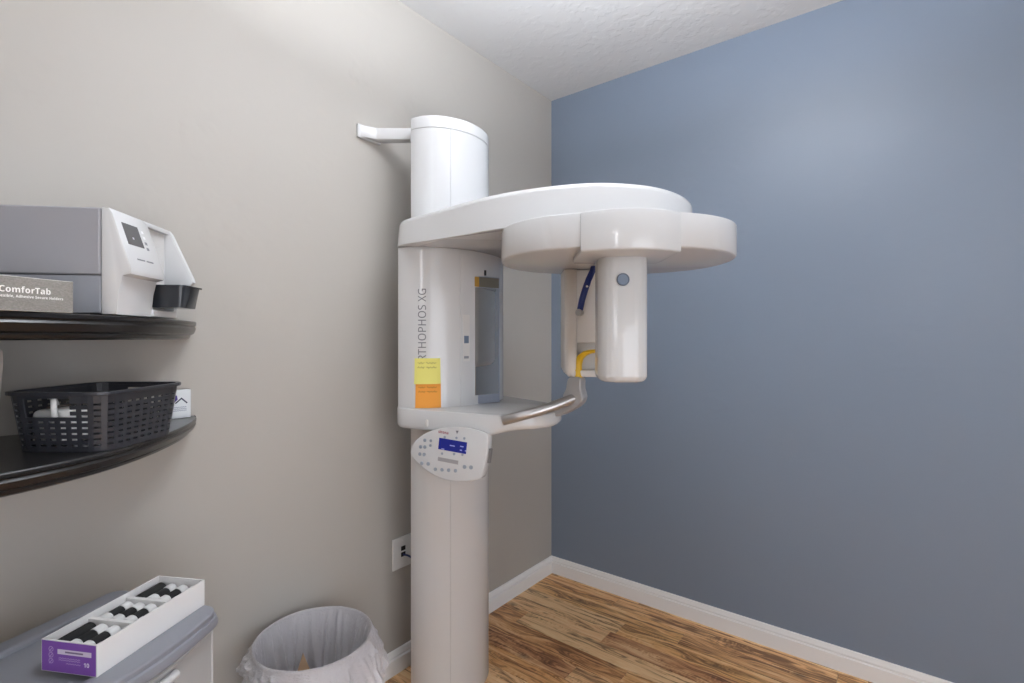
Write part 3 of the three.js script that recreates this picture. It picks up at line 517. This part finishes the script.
// ---------------------------------------------------------------- drawer cart and the box of rolls on it
{
  const turn = Math.atan2(0.378, 0.926);                            // local x: towards the drawer fronts, local z: along the cart
  const t = thing('drawer_cart', 'translucent plastic drawer cart with a grey lid against the beige wall', 'drawer cart', [0.052, 0, 1.846], turn);
  const lid = phy(new THREE.Color().setRGB(0.25, 0.255, 0.285), 0.45), clear = phy(new THREE.Color().setRGB(0.82, 0.83, 0.83), 0.35, { transmission: 0.55, thickness: 0 }), X = 0.3, Z = 0.4;
  const bulge = o => o.map(([x, z]) => [x + 0.035 * Math.sin(Math.PI * Math.min(1, Math.max(0, z / Z))) * Math.max(0, x / X), z]);
  const wave = (x0, x1, z0, z1, r) => { const o = roundRect(x0, x1, z0, z1, r, 8), q = []; o.forEach((p, i) => { const n = o[(i + 1) % o.length], m = Math.max(1, Math.ceil(Math.hypot(n[0] - p[0], n[1] - p[1]) / 0.02)); for (let k = 0; k < m; k++) q.push([p[0] + (n[0] - p[0]) * k / m, p[1] + (n[1] - p[1]) * k / m]); }); return bulge(q); };
  const lidP = part('lid', loft(wave(0, X, 0, Z, 0.03), [[0.006, 0.612], [0.001, 0.616], [0, 0.622], [0.004, 0.632], [0.010, 0.6345]], 0.6), lid, t);
  { // raised border that runs round the sunken top
    const sh = new THREE.Shape(wave(0.013, X - 0.013, 0.013, Z - 0.013, 0.022).map(p => new THREE.Vector2(...p))); sh.holes.push(new THREE.Path(wave(0.04, X - 0.05, 0.042, Z - 0.042, 0.02).map(p => new THREE.Vector2(...p))));
    part('lid_border', new THREE.ExtrudeGeometry(sh, { depth: 0.008, bevelEnabled: true, bevelThickness: 0.004, bevelSize: 0.006, bevelSegments: 4 }).rotateX(Math.PI / 2).translate(0, 0.641, 0), lid, lidP);
  }
  const frame = phy(new THREE.Color().setRGB(0.74, 0.75, 0.76), 0.4, { transmission: 0.25, thickness: 0 });
  for (const [x0, x1, z0, z1] of [[0.012, 0.285, 0.012, 0.018], [0.012, 0.285, Z - 0.018, Z - 0.012], [0.012, 0.018, 0.018, Z - 0.018]]) part('side_wall', box(x0, x1, 0.07, 0.613, z0, z1, 0.002), frame, t);
  part('base', box(0.012, 0.285, 0.06, 0.075, 0.012, Z - 0.012, 0.004), lid, t);
  for (let k = 0; k < 3; k++) {
    const y0 = 0.08 + k * 0.178, y1 = y0 + 0.172;
    const f = []; for (let i = 0; i <= 16; i++) { const s = i / 16; f.push([0.286 + 0.035 * Math.sin(Math.PI * s), 0.02 + (Z - 0.04) * s]); } for (let i = 16; i >= 0; i--) { const s = i / 16; f.push([0.2825 + 0.035 * Math.sin(Math.PI * s), 0.02 + (Z - 0.04) * s]); }
    const d = part('drawer', mergeGeometries([loft(f, [[0, y0], [0, y1]], 0.5), ...[[0.03, 0.284, 0.022, 0.025], [0.03, 0.284, Z - 0.025, Z - 0.022], [0.03, 0.033, 0.025, Z - 0.025]].map(([a, b, c, e]) => metricUV(box(a, b, y0 + 0.004, y1 - 0.02, c, e))), metricUV(box(0.03, 0.284, y0 + 0.004, y0 + 0.008, 0.025, Z - 0.025))]), clear, t);
    const hd = []; for (let i = 0; i <= 10; i++) { const s = 0.3 + 0.4 * i / 10; hd.push(V3(0.292 + 0.035 * Math.sin(Math.PI * s), y1 - 0.022, 0.02 + (Z - 0.04) * s)); } part('drawer_handle', tube(hd, 0.008, 24, 10), frame, d);
    const rr = []; for (let i = 0; i <= 16; i++) { const s = i / 16; rr.push(V3(0.287 + 0.035 * Math.sin(Math.PI * s), y1 - 0.004, 0.02 + (Z - 0.04) * s)); } part('drawer_rim', tube(rr, 0.0045, 30, 8), clear, d);
  }
  for (const [x, z] of [[0.04, 0.04], [0.26, 0.04], [0.04, Z - 0.04], [0.26, Z - 0.04]]) { const c = part('caster', new THREE.CylinderGeometry(0.024, 0.024, 0.018, 24).rotateX(Math.PI / 2).translate(x, 0.0245, z), M.black, t); part('caster_fork', box(x - 0.008, x + 0.008, 0.03, 0.06, z - 0.014, z + 0.014, 0.002), lid, c); }
}
const LIDY = 0.6455;
const BX = { p: [0.407, 1.963], turn: Math.atan2(0.206, -0.112), W: 0.111, L: 0.234, H: 0.053 };
{
  // local x: along the box from the purple end, local z: across
  const t = thing('open_carton', 'long open white carton with a purple printed end on the grey lid', 'box', [BX.p[0], LIDY, BX.p[1]], BX.turn);
  const card = std(new THREE.Color().setRGB(0.80, 0.79, 0.78), 0.7), { W: w, L, H } = BX, s = -1, th = 0.0025;
  const zr = (a, b) => s > 0 ? [a, b] : [-b, -a];
  const B = (x0, x1, y0, y1, a, b) => box(x0, x1, y0, y1, ...zr(a, b));
  part('carton_base', B(0, L, 0, th, 0, w), card, t);
  for (const [x0, x1, a, b] of [[0, L, 0, th], [0, L, w - th, w], [0, th, th, w - th], [L - th, L, th, w - th]]) part('carton_side', B(x0, x1, th, H, a, b), card, t);
  for (const x of [0.082, 0.158]) part('divider', B(x - 0.004, x + 0.004, th, H - 0.008, th, w - th), card, t);
  const map = canvasTex(512, 256, (c, W2, H2) => {
    c.fillStyle = '#7f50ab'; c.fillRect(0, 0, W2, H2); c.fillStyle = '#d9cfe3'; c.fillRect(150, 62, 320, 42); c.fillStyle = '#7a6b8c'; c.fillRect(222, 76, 170, 14);
    c.strokeStyle = '#b79fcf'; c.lineWidth = 6; for (const y of [58, 108, 158]) { c.beginPath(); c.arc(88, y + 10, 20, 0, 7); c.stroke(); c.beginPath(); c.moveTo(70, y + 34); c.lineTo(104, y - 6); c.stroke(); }
    c.lineWidth = 5; for (const [y, a, b] of [[136, 160, 370], [152, 160, 370], [178, 230, 370]]) { c.beginPath(); for (let x = a; x < b; x += 6) c.lineTo(x, y + 4 * Math.sin(x * 0.8)); c.stroke(); }
    c.fillStyle = '#efe8f4'; c.font = 'bold 50px sans-serif'; c.fillText('10', 396, 190);
  });
  const g = new THREE.PlaneGeometry(w - 0.003, H - 0.002); g.rotateY(-Math.PI / 2); g.translate(-0.0006, H / 2, s * w / 2); part('print', g, std(0xffffff, 0.6, { map }), t);
  // rolls: white cylinders with a black band, standing in three compartments
  const rollW = std(new THREE.Color().setRGB(0.74, 0.74, 0.74), 0.6), rollB = std(new THREE.Color().setRGB(0.008, 0.008, 0.009), 0.8);
  const world = (x, y, z) => { const p = V3(x, y, z).applyAxisAngle(V3(0, 1, 0), BX.turn); return [p.x + BX.p[0], p.y + LIDY, p.z + BX.p[1]]; };
  const cell = [[0.0035, 0.0775], [0.0865, 0.1535], [0.1625, 0.231]], where = ['next to the purple end', 'in the middle compartment', 'in the far compartment'];
  cell.forEach(([a, b], ci) => {
    const n = 4, wz = (w - 2 * th) / n;
    for (let k = 0; k < n; k++) {
      const r = 0.0120, len = b - a - 0.006, cx = (a + b) / 2, dark = (ci === 0 && k === n - 1) || (ci === 2 && k === n - 1);
      const spot = ['against the carton side farthest from the wall', 'second from the carton side farthest from the wall', 'second from the carton side nearest the wall', 'against the carton side nearest the wall'][k], area_ = ['purple-end', 'middle', 'far'][ci];
      const q = thing('padded_roll', dark ? `all-black padded roll in the ${area_} compartment of the open carton` : `black-banded white roll, ${area_} compartment, ${spot}`, 'roll', world(cx, H - 0.0215, s * (th + wz * (k + 0.5))), BX.turn + (rnd() - 0.5) * 0.06, `rolls in the carton ${where[ci]}`);
      const cyl = (x0, x1, rr, mat, name) => { const pts = [[0.0001, x0], [rr * 0.8, x0], [rr, x0 + rr * 0.25], [rr, x1 - rr * 0.25], [rr * 0.8, x1], [0.0001, x1]].map(p => new THREE.Vector2(...p)); part(name, new THREE.LatheGeometry(pts, 20).rotateZ(-Math.PI / 2), mat, q); };
      const h = len / 2;
      if (dark) { cyl(-h, h, r * 1.04, rollB, 'pad'); continue; }
      cyl(-h, -h * 0.38, r, rollW, 'roll_end'); cyl(h * 0.38, h, r, rollW, 'roll_end'); cyl(-h * 0.45, h * 0.45, r * 0.93, rollB, 'band');
    }
  });
}

// ---------------------------------------------------------------- waste bin with a liner
{
  const t = thing('waste_bin', 'round waste bin with a white plastic liner folded over its rim', 'waste bin', [0.187, 0, 1.442]);
  const binM = std(new THREE.Color().setRGB(0.17, 0.14, 0.19), 0.6);
  const prof = [[0.0001, 0.004], [0.115, 0.004], [0.148, 0.385], [0.152, 0.39], [0.152, 0.381], [0.12, 0], [0.0001, 0]].map(p => new THREE.Vector2(...p));
  part('bin_shell', new THREE.LatheGeometry(prof, 72), binM, t);
  // liner: down inside, over the rim, hanging outside in folds
  const nA = 240, pr = [];
  const inn = 22, outn = 22;
  for (let i = 0; i <= inn; i++) pr.push([0.112 + (0.1465 - 0.112) * i / inn, 0.02 + (0.388 - 0.02) * i / inn, i / inn, 0]);
  for (let i = 1; i < 8; i++) { const a = Math.PI * i / 8; pr.push([0.1505 - 0.0045 * Math.cos(a), 0.39 + 0.0075 * Math.sin(a), 1, 0]); }
  for (let i = 0; i <= outn; i++) pr.push([0.155, 0.388 - 0.15 * i / outn, 1, i / outn]);
  const pos = [], idx = [];
  pr.forEach(([r, y, ii, oo], j) => {
    for (let k = 0; k <= nA; k++) {
      const a = k / nA * 2 * Math.PI, ca = Math.cos(a), sa = Math.sin(a);
      let rr = r, yy = y;
      const ridge = (f, ph, amt, w) => { let q = ((a * f + ph) / (2 * Math.PI)) % 1; if (q < 0) q += 1; return amt * Math.exp(-(((q - 0.5) / w) ** 2)); };
      const fine = fbm(10 + ca * 7 + sa * 1.7, 10 + sa * 7 + (oo > 0 ? oo * 1.6 : y * 5), 1 << 20, 1 << 20, 3) - 0.5;
      const crinkle = 1 - Math.abs(2 * fbm(20 + ca * 12, 20 + sa * 12 + (oo > 0 ? oo * 3 : y * 9), 1 << 20, 1 << 20, 2) - 1);
      if (oo === 0 && ii < 1) { let fold = 0; for (const [fa, tilt, wd, am] of [[165, 60, 5, 0.013], [188, -50, 4, 0.016], [206, 40, 6, 0.012], [228, -30, 3.5, 0.015], [247, 25, 5, 0.012], [268, 55, 4, 0.014], [292, -40, 5, 0.012], [20, 30, 6, 0.01], [75, -30, 6, 0.012], [120, 20, 5, 0.01]]) { let q = a * 180 / Math.PI - fa - tilt * (0.39 - y); q = ((q + 540) % 360) - 180; fold += am * Math.max(0, 1 - Math.abs(q) / wd); } const e = Math.sin(Math.PI * Math.min(1, ii * 1.0)) ** 0.5; rr -= e * (0.003 + fold + ridge(5, 0.4 + 2.0 * y, 0.011, 0.03) + ridge(3, 2.2 - 2.5 * y, 0.014, 0.02) + ridge(4, 4.0 + 3.5 * y, 0.009, 0.025) + 0.008 * Math.abs(fine) + 0.005 * crinkle); }
      if (oo > 0) {
        const hang = 0.55 + 0.45 * vnoise(50 + ca * 2.2, 50 + sa * 2.2);
        const left = Math.max(0, Math.cos(a - 2.25));               // the hem sits high on the side that faces the cart
        yy = 0.388 - 0.15 * oo * hang * (1 - 0.55 * left);
        rr += oo * (0.010 + 0.035 * vnoise(30 + ca * 3, 30 + sa * 3) * (0.4 + oo) - 0.033 * (0.388 - yy)) + Math.min(1, oo * 4) * (0.018 * (fine) + 0.010 * crinkle + ridge(7, 1.1 + oo * 0.9, 0.008, 0.06) + ridge(11, 3.1 - oo * 1.4, 0.005, 0.08));
        rr = Math.max(rr, 0.12 + 0.032 * yy / 0.381 + 0.0015);
      }
      rr += oo === 0 && ii === 1 ? 0.0012 * (crinkle - 0.4) : 0;
      if (j >= inn && oo === 0) yy += 0.002 * (fine);
      pos.push(rr * Math.cos(a), yy, rr * Math.sin(a));
    }
  });
  for (let j = 0; j < pr.length - 1; j++) for (let k = 0; k < nA; k++) { const a = j * (nA + 1) + k, b = a + nA + 1; idx.push(a, b, b + 1, a, b + 1, a + 1); }
  const uv = []; for (let j = 0; j < pr.length; j++) for (let k = 0; k <= nA; k++) uv.push(k / nA * 8, j / pr.length * 4);
  const g = new THREE.BufferGeometry(); g.setAttribute('position', new THREE.Float32BufferAttribute(pos, 3)); g.setAttribute('uv', new THREE.Float32BufferAttribute(uv, 2)); g.setIndex(idx); g.computeVertexNormals();
  const crump = dataTex(256, 256, (u, v) => { const w = fbm(u * 6, v * 6, 6, 6, 3), k = 255 * (1 - Math.abs(2 * fbm(u * 14 + w, v * 20 + w * 3, 14, 20, 3) - 1)); return [k, k, k]; });
  part('liner', g, phy(new THREE.Color().setRGB(0.86, 0.84, 0.86), 0.4, { transmission: 0.42, thickness: 0, side: THREE.DoubleSide, bumpMap: crump, bumpScale: 0.0018 }), t);
  // a piece of brown cardboard standing in it, one corner up
  const A = onPlane(303, 653, V3(0, 0.315, 0), V3(0, 1, 0)), Bp = V3(0.112, 0.028, 1.54), Cp = V3(0.20, 0.028, 1.355), nrm = Bp.clone().sub(A).cross(Cp.clone().sub(A)).normalize(); if (nrm.x < 0) nrm.negate();
  one('cardboard_piece', slabOn([A, Bp, Cp], nrm, 0.004), std(new THREE.Color().setRGB(0.56, 0.37, 0.23), 0.85), 'brown cardboard corner standing inside the lined waste bin', 'cardboard');
}

renderer.render(scene, camera);
